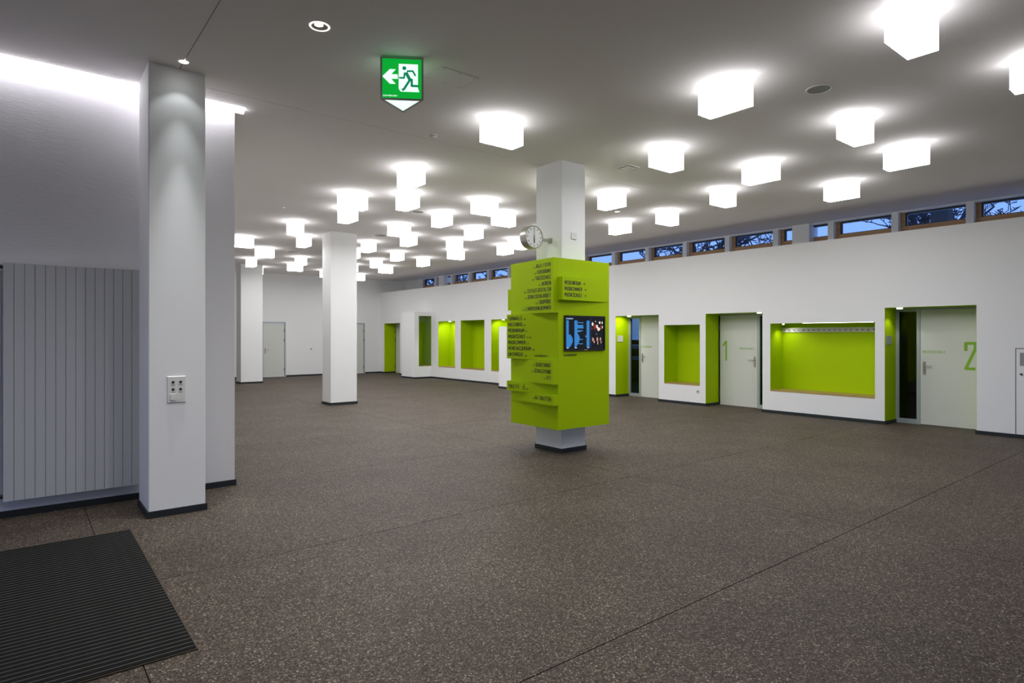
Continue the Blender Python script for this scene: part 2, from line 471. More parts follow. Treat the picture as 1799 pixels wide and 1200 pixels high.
# rooms: outer wall with a low window band for the media room
wo = holed('wall_outer', 'room_dark', 'x', 17.4, -3.2, YB, 0, 3.40, [(12.3, 15.6, 1.12, 1.27), (12.3, 15.6, .72, .86), (12.3, 15.6, 1.45, 2.4)], .2)
struct(wo, 'outer wall of the rooms behind the long wall', 'wall')
for i, y in enumerate((1.5, 5.5, 9.0, 16.5)):
    p = box('wall_partition_%d' % (i + 1), 'room_dark', XD + .06, 17.4, y, y + .1, 0, 3.40)
    struct(p, 'partition between the rooms behind the long wall', 'wall')

# clerestory: posts (trim), windows
PY = [3.46 + 1.203 * k for k in range(-3, 17)]
for i, y in enumerate(PY):
    p = box('trim_%d' % (i + 2), 'white_paint', 13.20, 13.325, y - .12, y, 3.449, 3.9748)
    struct(p, 'slim white post between the clerestory windows', 'post')
hd = MB().box(13.20, 13.45, -3.2, YB, 3.975, H).box(13.325, 13.45, -3.2, PY[0] - .12, 3.449, 3.975).box(13.325, 13.45, PY[-1], YB, 3.449, 3.975).build('trim_30', 'white_paint')
struct(hd, 'white head rail above the clerestory windows', 'rail')
for i in range(len(PY) - 1):
    a, b = PY[i], PY[i+1] - .12
    wnd = thing('window_%d' % (i + 1), 'narrow timber framed clerestory window, number %d from the entrance' % (i + 1), 'window', (13.4, (a + b) / 2, 3.449), kind='structure')
    a2, b2 = a - .10, b + .10
    fr = MB()
    fr.box(13.327, 13.43, a2, a + .012, 3.449, 3.975).box(13.327, 13.43, b - .075, b2, 3.449, 3.975)
    fr.box(13.332, 13.43, a + .012, b - .075, 3.449, 3.715)
    fr.build('frame', 'frame_wood', wnd)
    MB().box(13.36, 13.42, a + .012, a + .032, 3.715, 3.975).box(13.36, 13.42, b - .097, b - .075, 3.715, 3.975).box(13.36, 13.42, a + .032, b - .097, 3.715, 3.727).box(13.34, 13.42, a + .032, b - .097, 3.942, 3.975).build('sash', 'black', wnd)
    box('pane', 'pane', 13.392, 13.398, a + .032, b - .097, 3.727, 3.942, wnd)

# free clerestory columns on the ledge
for i, y in enumerate((6.22, 13.50, 20.70)):
    t = thing('ledge_pier', ['white square pier on the ledge above the coat niche', 'white square pier on the ledge hidden behind the sign pillar', 'white square pier on the ledge near the far corner'][i], 'pier', (13.12, y, 3.45))
    MB().box(13.13, 13.52, y, y + .37, 3.45, H - .001).build('shaft', 'white_paint', t)

# skirting boards
def skirt(name, label, segs):
    mb = MB()
    for x0, x1, y0, y1 in segs: mb.box(x0, x1, y0, y1, 0, .06)
    return struct(mb.build(name, 'skirting'), label, 'skirting')
s = .014
skirt('baseboard_left', 'dark grey skirting board along the radiator wall', [(-4.2, 1.793 + s, YL - s, YL), (1.793, 1.793 + s, YL, YB)])
skirt('baseboard_back', 'dark grey skirting board along the far wall', [(1.80, 7.16, YB - s, YB), (8.10, 10.46, YB - s, YB), (11.42, XW, YB - s, YB)])
sg = []
edges = [-3.2]
for k in ('two', 'one', 'media'):
    edges += [DOORS[k][0], DOORS[k][1]]
edges += [13.2]
for i in range(0, len(edges), 2):
    sg.append((XW - s, XW, edges[i] - (s if i else 0), edges[i+1] + (s if i + 1 < len(edges) - 1 else 0)))
sg += [(XW - s, XW, 14.84, 20.0), (XW - s, XW, 21.0, 22.48), (XW - s, XW, 23.86, YB)]
for k in ('two', 'one', 'media', 'far'):
    b = DOORS[k][1]
    sg.append((XW, XD, b - t_ - s, b - t_))
skirt('baseboard_right', 'dark grey skirting board along the long niche wall', sg)

# =================================================================== COLUMNS
def column(name, label, x0, x1, y0, y1):
    t = thing(name, label, 'column', ((x0 + x1) / 2, (y0 + y1) / 2, 0))
    MB().bbox(x0, x1, y0, y1, .0, H - .0005, .006, 'z').build('shaft', 'white_paint', t)
    MB().box(x0 - s, x1 + s, y0 - s, y0, 0.0005, .06).box(x0 - s, x1 + s, y1, y1 + s, 0.0005, .06).box(x0 - s, x0, y0, y1, 0.0005, .06).box(x1, x1 + s, y0, y1, 0.0005, .06).build('plinth', 'skirting', t)
    return t
column('column', 'white square column in front of the radiator wall, with the switch plate', 0.873, 1.328, 6.16, 6.70)
column('column', 'white square column standing free in the middle of the hall', 5.55, 6.19, 13.55, 14.05)
column('column', 'white square column at the far end of the hall, partly behind the radiator wall', 5.70, 6.40, 21.46, 22.0)
column('column', 'white square column carrying the lime green sign box and the clock', 5.75, 6.205, 6.08, 6.61)

# =================================================================== CEILING LAMPS
LAMPS = [(5.216,3.264,'B'),(6.431,4.863,'A'),(8.011,4.463,'B'),(7.711,6.939,'B'),(8.979,5.657,'A'),(9.676,7.294,'A'),(9.758,8.551,'B'),(5.136,1.677,'A'),(7.141,2.878,'A'),(8.729,2.914,'B'),(10.011,4.238,'B'),(6.79,1.21,'B'),(4.18,5.39,'A'),(5.081,9.132,'B'),(6.393,10.139,'B'),(6.368,8.7,'A'),(7.31,9.368,'A'),(7.164,12.829,'B'),(7.805,11.072,'B'),(8.36,12.68,'B'),(9.46,14.279,'A'),(9.91,12.624,'B'),(9.545,11.677,'A'),(8.35,15.608,'B'),(9.621,16.329,'B'),(6.903,14.419,'B'),(4.354,9.698,'A'),(4.783,10.87,'B'),(4.343,7.707,'B'),(6.335,11.754,'A'),(4.496,12.863,'B'),(5.296,14.565,'B'),(4.18,15.574,'A'),(5.187,17.215,'A'),(5.558,19.774,'B'),(6.636,18.506,'B'),(7.049,20.184,'A'),(6.431,22.064,'B'),(8.641,21.64,'B'),(7.173,15.932,'B'),(10.168,22.114,'A'),(8.676,17.586,'B'),(9.7,18.95,'A'),(6.60,7.0,'B'),(9.11,9.95,'A'),(8.65,19.3,'B')]
def lamp_proto(w, d):
    t = thing('ceiling_lamp', '', 'lamp', (0, 0, 0), 'glowing box lamps under the ceiling')
    sh = MB().bbox(-w/2, w/2, -d/2, d/2, -.26, -.012, .006, 'z').build('shade', 'lamp_glow', t)
    sh.data.materials.append(M['lamp_glow_bottom'])
    for p in sh.data.polygons:
        if p.center.z < -.25: p.material_index = 1      # bottom glows far stronger than the sides, keeping ceiling halos soft
    MB().box(-w/2 + .02, w/2 - .02, -d/2 + .02, d/2 - .02, -.0119, -.0005).build('mounting_plate', 'plastic_white', t)
    return t
_yaw = math.radians(38.76442)
def uv(x, y, z):
    zz = x * math.sin(_yaw) + y * math.cos(_yaw)
    return 899.5 + 1075.6 * (x * math.cos(_yaw) - y * math.sin(_yaw)) / zz, 589.9 - 1075.6 * (z - 1.6) / zz
ORD = ['', 'second ', 'third ', 'fourth ', 'fifth ', 'sixth ', 'seventh ', 'eighth ', 'ninth ', 'tenth ', 'eleventh ', 'twelfth ', 'thirteenth ', 'fourteenth ']
ZONES = [(-9e9, 560, 'left of the free middle column'), (560, 690, 'around the free middle column'), (690, 800, 'midway between middle column and clock'), (800, 955, 'next to the wall clock'), (955, 1040, 'hidden behind the sign pillar'), (1040, 1210, 'right beside the sign pillar'), (1210, 9e9, 'over the numbered doors')]
lab = {}
for z0, z1, zn in ZONES:
    zl = sorted([l for l in LAMPS if l[1] > 1.0 and z0 <= uv(l[0], l[1], 3.87)[0] < z1], key=lambda l: uv(l[0], l[1], 3.87)[1])
    for k, l in enumerate(zl):
        lab[l] = 'glowing box lamp, %shighest of those %s' % (ORD[k], zn)
for l in LAMPS:
    if l[1] < 1.0: lab[l] = 'glowing white box lamp over the entrance, outside the picture'
protos = {}
for l in LAMPS:
    x, y, k = l
    if k not in protos:
        protos[k] = lamp_proto(*((.46, .21) if k == 'A' else (.21, .46)))
        protos[k].location = (x, y, H); protos[k]['label'] = lab[l]
    else:
        dup(protos[k], (x, y, H), lab[l])

# =================================================================== SIGN BOX round the column
bx0, bx1, by0, by1, bz0, bz1 = 5.47, 6.445, 5.85, 6.835, .365, 2.62
kb = thing('sign_box', 'lime green direction box wrapped round a white column', 'sign', (5.98, 6.35, bz0))
MB().box(bx0, 5.735, by0, by1, bz0, bz1).box(6.22, bx1, by0, by1, bz0, bz1).box(5.735, 6.22, by0, 6.065, bz0, bz1).box(5.735, 6.22, 6.625, by1, bz0, bz1).build('body', 'green', kb)
pn, pf = 5.386, 5.394
def wedge_left(z0, z1, near):
    e = .0008
    if near: lo = [(bx0 - e, by1, z0), (pn, by0, z0), (bx0 - e, by0, z0)]
    else:    lo = [(bx0 - e, by0, z0), (bx0 - e, by1, z0), (pf, by1, z0)]
    return MB().prism(lo, [(p[0], p[1], z1) for p in lo]).build('direction_panel', 'green', kb)
def on_panel(near, lines, small=None):
    """lines: (text, z, prefix, suffix). Reads from far (+y) to near (-y)."""
    if near: A = Vector((bx0 - .0008, by1, 0)); B = Vector((pn, by0, 0))
    else:    A = Vector((pf, by1, 0)); B = Vector((bx0 - .0008, by0, 0))
    R = (B - A).normalized(); N = Vector((R.y, -R.x, 0)); N = N if N.x < 0 else -N
    out = []; hgt = .055; L_ = (B - A).length; WD = 1.26; GP = .14
    def words(t, O):
        x = 0
        for w_ in t.split(' '):
            m_ = MB(); out.append(m_)
            lettering(m_, w_, O + R * x, R, (0, 0, 1), hgt, 'l', WD, .155, GP)
            x += (text_w(w_, WD, GP) + GP + .26) * hgt
        return x - (GP + .26) * hgt
    def note(t, O, al):
        m_ = MB(); out.append(m_)
        lettering(m_, t, O, R, (0, 0, 1), .025, al, .9, .15)
    for t, z, pre, suf in lines:
        if near:
            w = (sum(text_w(w_, WD, GP) for w_ in t.split(' ')) + (GP + .26) * t.count(' ')) * hgt
            O = A + R * (L_ - .054 - w) + N * .0012 + Vector((0, 0, z))
            words(t, O)
            if pre: note(pre, O - R * .026, 'r')
        else:
            O = A + R * .032 + N * .0012 + Vector((0, 0, z))
            x = words(t, O)
            if suf: note(suf, O + R * (x + .02), 'l')
    return out, A, R, N
def put(mbs, parent):
    for m_ in (mbs if isinstance(mbs, list) else [mbs]):
        m_.build('lettering', 'ink', parent)
p1 = wedge_left(1.903, bz1 - .001, True)
rows = ['AULA | FOYER', 'KURSRÄUME', 'TAGESSCHULE', 'WERKEN', 'TEXTILES GESTALTEN', 'SCHULSOZIALARBEIT', 'LOGOPÄDIE', 'LEHRPERSONENZIMMER']
pre = ['< EG', '< EG', '< UG', '< UG', '< 1.OG', '< UG', '< 1.OG', '< 1.OG']
mb, *_ = on_panel(True, [(r, 2.507 - i * .0808, pre[i], '') for i, r in enumerate(rows)])
put(mb, p1)
p2 = wedge_left(1.279, 1.901, False)
rows = ['TURNHALLE', 'HALLENBAD', 'MEDIENRAUM', 'MUSIKSCHULE', 'MUSIKZIMMER', 'MEHRZWECKRAUM', 'UNTERRICHT']
suf = ['> UG', '> UG', '^ EG', '^ EG > UG', '^ EG', '> UG', '> OG']
mb, A, R, N = on_panel(False, [(r, 1.815 - i * .0836, '', suf[i]) for i, r in enumerate(rows)])
m2 = MB(); mb.append(m2); lettering(m2, '> KLASSENÜBERSICHT >', A + R * .54 + N * .0012 + Vector((0, 0, 1.316)), R, (0, 0, 1), .027, 'l', 1.02, .15)
put(mb, p2)
p3 = wedge_left(.966, 1.277, True)
mb, *_ = on_panel(True, [('SEKRETARIAT', 1.184, '< EG', ''), ('SCHULLEITUNG', 1.103, '< EG', ''), ('LIFT', 1.022, '< EG', '')])
put(mb, p3)
p4 = wedge_left(.828, .964, False)
mb, A, R, N = on_panel(False, [('TOILETTE', .862, '', '')])
O = A + R * .325 + N * .0012 + Vector((0, 0, .858))
hw = .0035; ic = MB(); mb.append(ic)
stroke(ic, [(.024 + .021 * math.cos(a), .021 + .021 * math.sin(a)) for a in [i * math.pi / 6 for i in range(13)]], hw, O, R, Vector((0, 0, 1)))
stroke(ic, [(.014, .040), (.030, .062)], hw, O, R, Vector((0, 0, 1))); stroke(ic, [(.024, .072), (.026, .078)], .006, O, R, Vector((0, 0, 1)))
m2 = MB(); mb.append(m2); lettering(m2, '> EG', O + R * .062, R, (0, 0, 1), .025, 'l', .9, .15)
put(mb, p4)
p5 = wedge_left(.690, .826, True)
mb, A, R, N = on_panel(True, [('TOILETTEN', .742, '', '')])
tw = text_w('TOILETTEN', 1.26, .14) * .055
B_ = (Vector((pn, by0, 0)) - A).length
for k in (0, 1):
    O = A + R * (B_ - .054 - tw - .085 + k * .036) + N * .0012 + Vector((0, 0, .742))
    U_ = Vector((0, 0, 1)); ic = MB(); mb.append(ic)
    stroke(ic, [(.0, .045), (.006, .006), (.018, .006), (.024, .045), (0, .045)] if k == 0 else [(.012, .046), (0, .008), (.024, .008), (.012, .046)], .0032, O, R, U_)
    stroke(ic, [(.009, .060), (.015, .060)], .006, O, R, U_)
m2 = MB(); mb.append(m2); lettering(m2, '< EG', A + R * (B_ - .054 - tw - .10) + N * .0012 + Vector((0, 0, .742)), R, (0, 0, 1), .025, 'r', .9, .15)
put(mb, p5)
# panel on the face towards the doors
lo = [(bx0, by0 - .0008, 2.069), (bx0, by0 - .08, 2.069), (bx1, by0 - .0008, 2.069)]
p6 = MB().prism(lo, [(p[0], p[1], 2.371) for p in lo]).build('direction_panel', 'green', kb)
A = Vector((bx0, by0 - .08, 0)); B = Vector((bx1, by0 - .0008, 0)); R = (B - A).normalized(); N = Vector((R.y, -R.x, 0))
N = N if N.y < 0 else -N
mb = []
for i, r in enumerate(('MEDIENRAUM', 'MUSIKZIMMER', 'MUSIKSCHULE')):
    O = A + R * .042 + N * .0012 + Vector((0, 0, 2.268 - i * .0785))
    m2 = MB(); m3 = MB(); mb += [m2, m3]
    x = lettering(m2, r, O, R, (0, 0, 1), .055, 'l', 1.26, .155, .14)
    lettering(m3, '>', O + R * (x + .030) + Vector((0, 0, .002)), R, (0, 0, 1), .048, 'l', 2.0, .11)
put(mb, p6)
# panel on the face away from the viewer
lo = [(bx0, by1 + .0008, 1.963), (bx1, by1 + .0008, 1.963), (bx0, by1 + .071, 1.963)]
MB().prism(lo, [(p[0], p[1], 2.263) for p in lo]).build('direction_panel', 'green', kb)
# caption under the screen
mb = MB()
lettering(mb, 'KLASSENÜBERSICHT', (5.569, by0 - .0014, 1.328), (1, 0, 0), (0, 0, 1), .029, 'l', 1.02, .15)
put(mb, kb)

# ---- monitor let into the sign box
mo = thing('monitor', 'black flat monitor showing a blue class timetable on the sign box', 'monitor', (5.955, by0, 1.40))
sx0, sx1, sz0, sz1 = 5.569, 6.344, 1.398, 1.870
MB().box(sx0, sx1, by0 - .022, by0 - .001, sz0, sz0 + .026).box(sx0, sx1, by0 - .022, by0 - .001, sz1 - .022, sz1).box(sx0, sx0 + .02, by0 - .022, by0 - .001, sz0 + .026, sz1 - .022).box(sx1 - .02, sx1, by0 - .022, by0 - .001, sz0 + .026, sz1 - .022).build('bezel', 'black', mo)
di = box('display', 'screen_dark', sx0 + .02, sx1 - .02, by0 - .012, by0 - .001, sz0 + .026, sz1 - .022, mo)
yy = by0 - .0126
rnd = random.Random(5)
def q(mb, x0, x1, z0, z1): mb.poly([(x0, yy, z0), (x1, yy, z0), (x1, yy, z1), (x0, yy, z1)])
mb = MB(); n_rows = 30; zt = 1.795; pit = .0118
for r in range(n_rows):
    z = zt - r * pit
    wide = .5 + .5 * math.sin(max(0, (r - 16)) / 12 * math.pi) if r > 15 else .34
    q(mb, sx0 + .035, sx0 + .035 + .045 + .075 * (wide if r > 15 else 0), z, z + .0085)
    w2 = rnd.choice([.05, .055, .05, .12, .06, .17, .06]) if r < 15 else .06 + .04 * math.sin((r - 14) / 4)
    if r % 15 in (6, 11): w2 = .16
    q(mb, sx0 + .185, sx0 + .185 + w2, z, z + .0085)
    q(mb, sx0 + .415 - (.025 if r in (17, 18) else 0), sx0 + .415 + .055, z, z + .0085)
q(mb, sx0 + .492, sx0 + .494, sz0 + .03, sz1 - .025)
mb.build('timetable_text', 'screen_blue', di)
mb = MB()
lettering(mb, 'KLASSENÜBERSICHT', (sx0 + .032, yy, 1.818), (1, 0, 0), (0, 0, 1), .017, 'l', .9)
for x in (.04, .19, .425): q(mb, sx0 + x, sx0 + x + .04, zt - n_rows * pit - .006, zt - n_rows * pit + .004)
lettering(mb, 'EG', (sx0 + .60, yy, 1.618), (1, 0, 0), (0, 0, 1), .014, 'l', 1.4)
mb.build('timetable_heading', 'screen_pale', di)
for nm, mt, lst in (('photo_patch', 'screen_cream', [(.515, .55, 1.73, 1.79), (.655, .69, 1.76, 1.80), (.71, .735, 1.76, 1.80), (.60, .635, 1.70, 1.755), (.62, .68, 1.665, 1.72), (.72, .735, 1.70, 1.74), (.58, .60, 1.79, 1.805)]),
                    ('photo_patch', 'screen_skin', [(.525, .545, 1.52, 1.58), (.55, .575, 1.50, 1.535), (.61, .64, 1.52, 1.585), (.625, .645, 1.475, 1.53), (.675, .70, 1.53, 1.58), (.69, .71, 1.495, 1.53), (.535, .56, 1.54, 1.565)]),
                    ('photo_patch', 'screen_red', [(.55, .60, 1.68, 1.77), (.68, .715, 1.68, 1.75), (.51, .53, 1.68, 1.72)])):
    mb = MB()
    for x0, x1, z0, z1 in lst:
        cx, cz, rx, rz = (x0 + x1) / 2, (z0 + z1) / 2, (x1 - x0) / 2, (z1 - z0) / 2
        mb.poly([(sx0 + cx + rx * math.cos(a) * rnd.uniform(.8, 1.1), yy, cz + rz * math.sin(a) * rnd.uniform(.8, 1.1)) for a in [i * math.pi / 5 for i in range(10)]])
    mb.build(nm, mt, di)
mb = MB()
for x in (.365, .395, .41): mb.box(sx0 + x, sx0 + x + (.014 if x < .37 else .012), by0 - .0226, by0 - .0221, sz0 + .008, sz0 + .018)
mb.build('maker_mark', 'plastic_white', mo)

# =================================================================== CLOCK
cx, cz = 5.405, 2.933
ck = thing('wall_clock', 'round double sided clock on a bracket, showing six, above the sign box', 'clock', (5.75, 6.31, cz))
MB().lathe((cx, 6.31, cz), (0, -1, 0), [(.142, .06), (.148, .064), (.156, .06), (.158, .03), (.158, -.03), (.156, -.06), (.148, -.064), (.142, -.06)], 40).build('case', 'clock_case', ck, True)
for sgn in (-1, 1):
    yf = 6.31 + sgn * .055
    fc = MB().cyl((cx, yf, cz), (cx, yf + sgn * .002, cz), .1425, .1425, 40).build('dial', 'clock_face', ck)
    mb = MB()
    for k in range(12):
        a = k * math.pi / 6; ux, uz = math.sin(a), math.cos(a); tx, tz = uz, -ux
        r0, r1, hw = .103, .130, .0045
        y2 = yf + sgn * .0032
        mb.poly([(cx + ux*r0 - tx*hw, y2, cz + uz*r0 - tz*hw), (cx + ux*r1 - tx*hw, y2, cz + uz*r1 - tz*hw), (cx + ux*r1 + tx*hw, y2, cz + uz*r1 + tz*hw), (cx + ux*r0 + tx*hw, y2, cz + uz*r0 + tz*hw)])
    mb.build('hour_mark', 'black', fc)
    y3 = yf + sgn * .006
    MB().box(cx - .008, cx + .008, min(y3, y3 + sgn*.002), max(y3, y3 + sgn*.002), cz - .082, cz + .02).build('hour_hand', 'black', fc)
    MB().box(cx - .0035, cx + .0035, min(y3 + sgn*.003, y3 + sgn*.005), max(y3 + sgn*.003, y3 + sgn*.005), cz - .025, cz + .118).build('minute_hand', 'plastic_grey', fc)  # paler than the hour hand, reflection wash put into its colour
MB().box(cx + .150, 5.742, 6.285, 6.335, cz - .030, cz + .006).build('bracket', 'clock_case', ck)
MB().box(5.742, 5.7499, 6.27, 6.35, cz - .05, cz + .026).build('bracket_plate', 'clock_case', ck)

th = thing('thermostat', 'small square white room sensor high on the sign column', 'sensor', (5.977, 6.08, 2.98))
MB().bbox(5.928, 6.026, 6.062, 6.0799, 2.937, 3.027, .006, 'y').build('housing', 'plastic_white', th)
MB().cyl((5.977, 6.0615, 2.995), (5.977, 6.058, 2.995), .006, .006, 12).build('button', 'plastic_grey', th)

# =================================================================== DOORS
def hinge(y, z, parent, x=12.655):
    return MB().cyl((x, y, z - .06), (x, y, z + .06), .011, .011, 10).build('hinge', 'dark_steel', parent)
def handle(y, dirn, parent):
    h_ = MB().bbox(XD - .012, XD - .0005, y - .02, y + .02, .905, 1.14, .012, 'x').build('handle_plate', 'steel', parent)
    MB().tube([(XD - .012, y, 1.06), (XD - .055, y, 1.06), (XD - .06, y + dirn * .012, 1.06), (XD - .06, y + dirn * .13, 1.06)], [.009] * 4, 10).build('lever', 'steel', h_)
    MB().cyl((XD - .0125, y, .98), (XD - .016, y, .98), .009, .009, 12).build('key_cylinder', 'dark_steel', h_)
def door_unit(n, label, a, b, top, leaf, side, hy, hd_, texts, hinges):
    d = thing('door_%d' % n, label, 'door', (XD, (a + b) / 2, 0), kind='structure')
    a += .003; b -= .003; top -= .003
    # leaf, frame and sidelight sit in the plane XD
    MB().box(XD, XD + .05, leaf[0], leaf[1], .008, top - .035).build('leaf', 'door_white', d)
    fr = MB().box(XD + .004, XD + .06, a, b, top - .033, top)
    if side:
        s0, s1, g0, g1 = side
        for p, q_ in ((s0, g0), (g1, s1)):
            fr.box(XD - .012, XD + .06, p, q_, 0, top - .033)
        fr.box(XD - .012, XD + .06, g0, g1, 0, .085).box(XD - .012, XD + .06, g0, g1, top - .06, top - .033)
    fr.build('frame', 'frame_grey', d)
    if side:
        box('pane', 'pane_dark', XD + .02, XD + .03, g0, g1, .085, top - .06, d)
    if hy: handle(hy, hd_, d)
    for y in hinges:
        for z in (.28, 1.42, 1.80): hinge(y, z, d)
    for nm, t, y, z, hg, wd, sw in texts:
        mb = MB(); lettering(mb, t, (XD - .0012, y, z), (0, -1, 0), (0, 0, 1), hg, 'l', wd, sw, .3 if hg < .1 else .17)
        mb.build(nm, 'green_print', d)
    return d
door_unit(1, 'white door marked MEDIENRAUM with a glazed strip at its left', 9.41, 10.80, 2.115, (9.415, 10.385), (10.387, 10.797, 10.44, 10.735), 10.33, -1, [('lettering', 'MEDIENRAUM', 10.365, 1.290, .050, 1.0, .15)], [])
door_unit(2, 'white door with the large green number 1', 6.73, 8.10, 2.10, (7.14, 8.062), (6.733, 7.138, 6.79, 7.075), 7.20, 1, [('door_number', '1', 8.005, 1.01, .485, .95, .085), ('lettering', 'MUSIKSCHULE', 7.565, 1.288, .050, 1.0, .15)], [8.08])
door_unit(3, 'white door with the large green number 2', 3.04, 4.40, 2.105, (3.045, 4.002), (4.004, 4.397, 4.06, 4.345), 3.94, -1, [('door_number', '2', 3.345, 1.01, .485, 1.0, .10), ('lettering', 'MUSIKSCHULE', 3.965, 1.288, .050, 1.0, .15)], [])
door_unit(4, 'white door in the last green recess by the far corner', 22.48, 23.86, 2.125, (22.5, 23.80), None, 22.6, 1, [], [23.83])
for i, (a, b, _, t) in enumerate(bh):
    d = thing('door_%d' % (5 + i), ['flush white door in the far wall beside the far column', 'flush white door in the far wall just right of the middle column'][i], 'door', ((a + b) / 2, YB, 0), kind='structure')
    box('leaf', 'door_white', a + .045, b - .03, YB + .005, YB + .05, .01, t - .04, d)
    MB().box(a - .03, a + .04, YB - .008, YB + .06, 0, t + .02).box(b - .025, b + .03, YB - .008, YB + .06, 0, t + .02).box(a + .04, b - .025, YB - .008, YB + .06, t - .035, t + .02).build('frame', 'frame_grey', d)
    for z in (.28, 1.42, 1.80): MB().cyl((b - .03, YB - .012, z - .06), (b - .03, YB - .012, z + .06), .012, .012, 8).build('hinge', 'dark_steel', d)
    hp = MB().bbox(a + .09, a + .13, YB - .007, YB + .004, .905, 1.14, .012, 'y').build('handle_plate', 'steel', d)
    MB().tube([(a + .11, YB - .007, 1.06), (a + .11, YB - .055, 1.06), (a + .24, YB - .055, 1.06)], [.009] * 3, 8).build('lever', 'steel', hp)

# room plates on the jambs, sockets and keys
for y, l in ((10.797, 'small white room plate on the green jamb beside the MEDIENRAUM door'), (4.397, 'small grey room plate on the green jamb beside door number 2')):
    t = thing('room_plate', l, 'sign', (12.31, y, 1.52))
    MB().bbox(12.22, 12.42, y - .014, y - .0005, 1.44, 1.60, .004, 'y').build('plate', 'plastic_white' if y > 8 else 'frame_grey', t)
    mb = MB(); mb.box(12.24, 12.30, y - .0152, y - .0145, 1.572, 1.582); mb.box(12.24, 12.36, y - .0152, y - .0145, 1.548, 1.553); mb.build('print', 'plastic_grey', t)
def outlet(name, label, c, nrm, size, parent_mat='plastic_white', dot=True, cat='socket'):
    t = thing(name, label, cat, c)
    c = Vector(c); n = Vector(nrm)
    if abs(n.x) > .5:
        lo, hi = sorted((c.x + n.x * .0005, c.x + n.x * .012))
        MB().bbox(lo, hi, c.y - size, c.y + size, c.z - size, c.z + size, .006, 'x').build('cover', parent_mat, t)
    else:
        lo, hi = sorted((c.y + n.y * .0005, c.y + n.y * .012))
        MB().bbox(c.x - size, c.x + size, lo, hi, c.z - size, c.z + size, .006, 'y').build('cover', parent_mat, t)
    if dot: MB().cyl(c + n * .0122, c + n * .016, size * .42, size * .42, 16).build('insert', 'dark_steel', t)
outlet('wall_socket', 'small white wall socket under the narrow niche beside door 1', (XW, 8.30, .315), (-1, 0, 0), .043)
outlet('key_switch', 'small white key switch on the far wall between its doors', (9.10, YB, 1.065), (0, -1, 0), .05, cat='switch')

# =================================================================== WALL FITTINGS IN THE NICHES
cr = thing('coat_rail', 'white coat rail with a row of grey hooks in the wide green niche', 'coat rail', (XD - .03, 5.56, 1.68))
box('board', 'plastic_white', XD - .03, XD - .0005, 4.565, 6.555, 1.675, 1.765, cr)
hk = MB().tube([(XD - .03, 6.50, 1.715), (XD - .055, 6.50, 1.708), (XD - .072, 6.50, 1.714), (XD - .078, 6.50, 1.735)], [.008, .008, .008, .010], 8).build('hook', 'steel', cr)
for k in range(1, 19):
    h2 = hk.copy(); C.objects.link(h2); h2.parent = cr; h2.location = (0, -.103 * k, 0)

def spot(name, label, p, energy, size, blend=.5, aim=(0, 0, -1), r=.05, lens='spot_glow', col=(1, .97, .9)):
    t = thing(name, label, 'spotlight', p)
    x, y, z = p
    MB().lathe((x, y, z), (0, 0, -1), [(r * .72, .022), (r * .78, .026), (r, .024), (r, .0005)], 20).build('trim_ring', 'dim_glow', t, True)
    MB().cyl((x, y, z - .0005), (x, y, z - .023), r * .72, r * .72, 20).build('lens', lens, t)
    if energy:
        l = bpy.data.lights.new(name, 'SPOT'); l.energy = energy; l.spot_size = math.radians(size); l.spot_blend = blend; l.shadow_soft_size = .02; l.color = col
        o = bpy.data.objects.new('beam', l); C.objects.link(o); o.parent = t; o.location = (0, 0, -.030)
        o.rotation_euler = Vector(aim).to_track_quat('-Z', 'Y').to_euler()
    return t
spot('niche_spotlight', 'small lit spotlight in the top of the brightest narrow niche', (12.26, 18.90, 2.132), 30, 120, .6, (.5, .9, -1.3))
spot('niche_spotlight', 'small lit spotlight in the niche half hidden behind the sign pillar', (12.36, 15.85, 2.137), 12, 120, .6, (.4, .9, -1.2))
spot('niche_spotlight', 'small lit spotlight over the recess of the MEDIENRAUM door', (12.24, 10.42, 2.112), 16, 120, .5, (.1, .8, -1))
spot('niche_spotlight', 'small lit spotlight over the recess of door number 1', (12.22, 6.84, 2.097), 3, 110)
spot('niche_spotlight', 'small lit spotlight over the recess of the rightmost door, number 2', (12.27, 4.20, 2.102), 6, 110)
spot('niche_spotlight', 'small lit spotlight in the left end of the coat niche', (12.42, 6.42, 1.852), 8, 150, .8, (.1, -.3, -1), r=.022)

ll = thing('added_light_line', 'added thin light line under the top edge of the coat niche', 'lamp', (12.18, 5.56, 1.85))
box('diffuser', 'added_line_glow', 12.176, 12.186, 4.60, 5.90, 1.8490, 1.8518, ll)  # glow added to brighten the coat rail and niche top

# projecting display boxes
db = thing('display_box', 'white box projecting from the wall with a tall green showcase behind an added dark pane', 'showcase', (11.78, 20.5, 0))
X0, X1, Y0, Y1, ZT = 11.42, XW - .0005, 20.0, 21.0, 2.495
fx0, fx1, fz0, fz1 = 11.60, 12.14, .455, 2.345
bd = MB().box(X0, fx0, Y0, Y1, 0, ZT).box(fx1, X1, Y0, Y1, 0, ZT).box(fx0, fx1, Y0, Y1, fz1, ZT).box(fx0, fx1, Y0, Y1, 0, fz0).box(fx0, fx1, Y0 + .45, Y1, fz0, fz1).build('body', 'white_paint', db)
MB().box(fx0 + .0005, fx0 + .003, Y0 + .001, Y0 + .449, fz0, fz1).box(fx1 - .003, fx1 - .0005, Y0 + .001, Y0 + .449, fz0, fz1).box(fx0, fx1, Y0 + .001, Y0 + .449, fz1 - .003, fz1 - .0005).box(fx0, fx1, Y0 + .446, Y0 + .449, fz0, fz1).build('lining', 'green', db)
box('sill', 'sill_oak', fx0 + .003, fx1 - .003, Y0 - .003, Y0 + .445, fz0 + .0005, fz0 + .02, db)
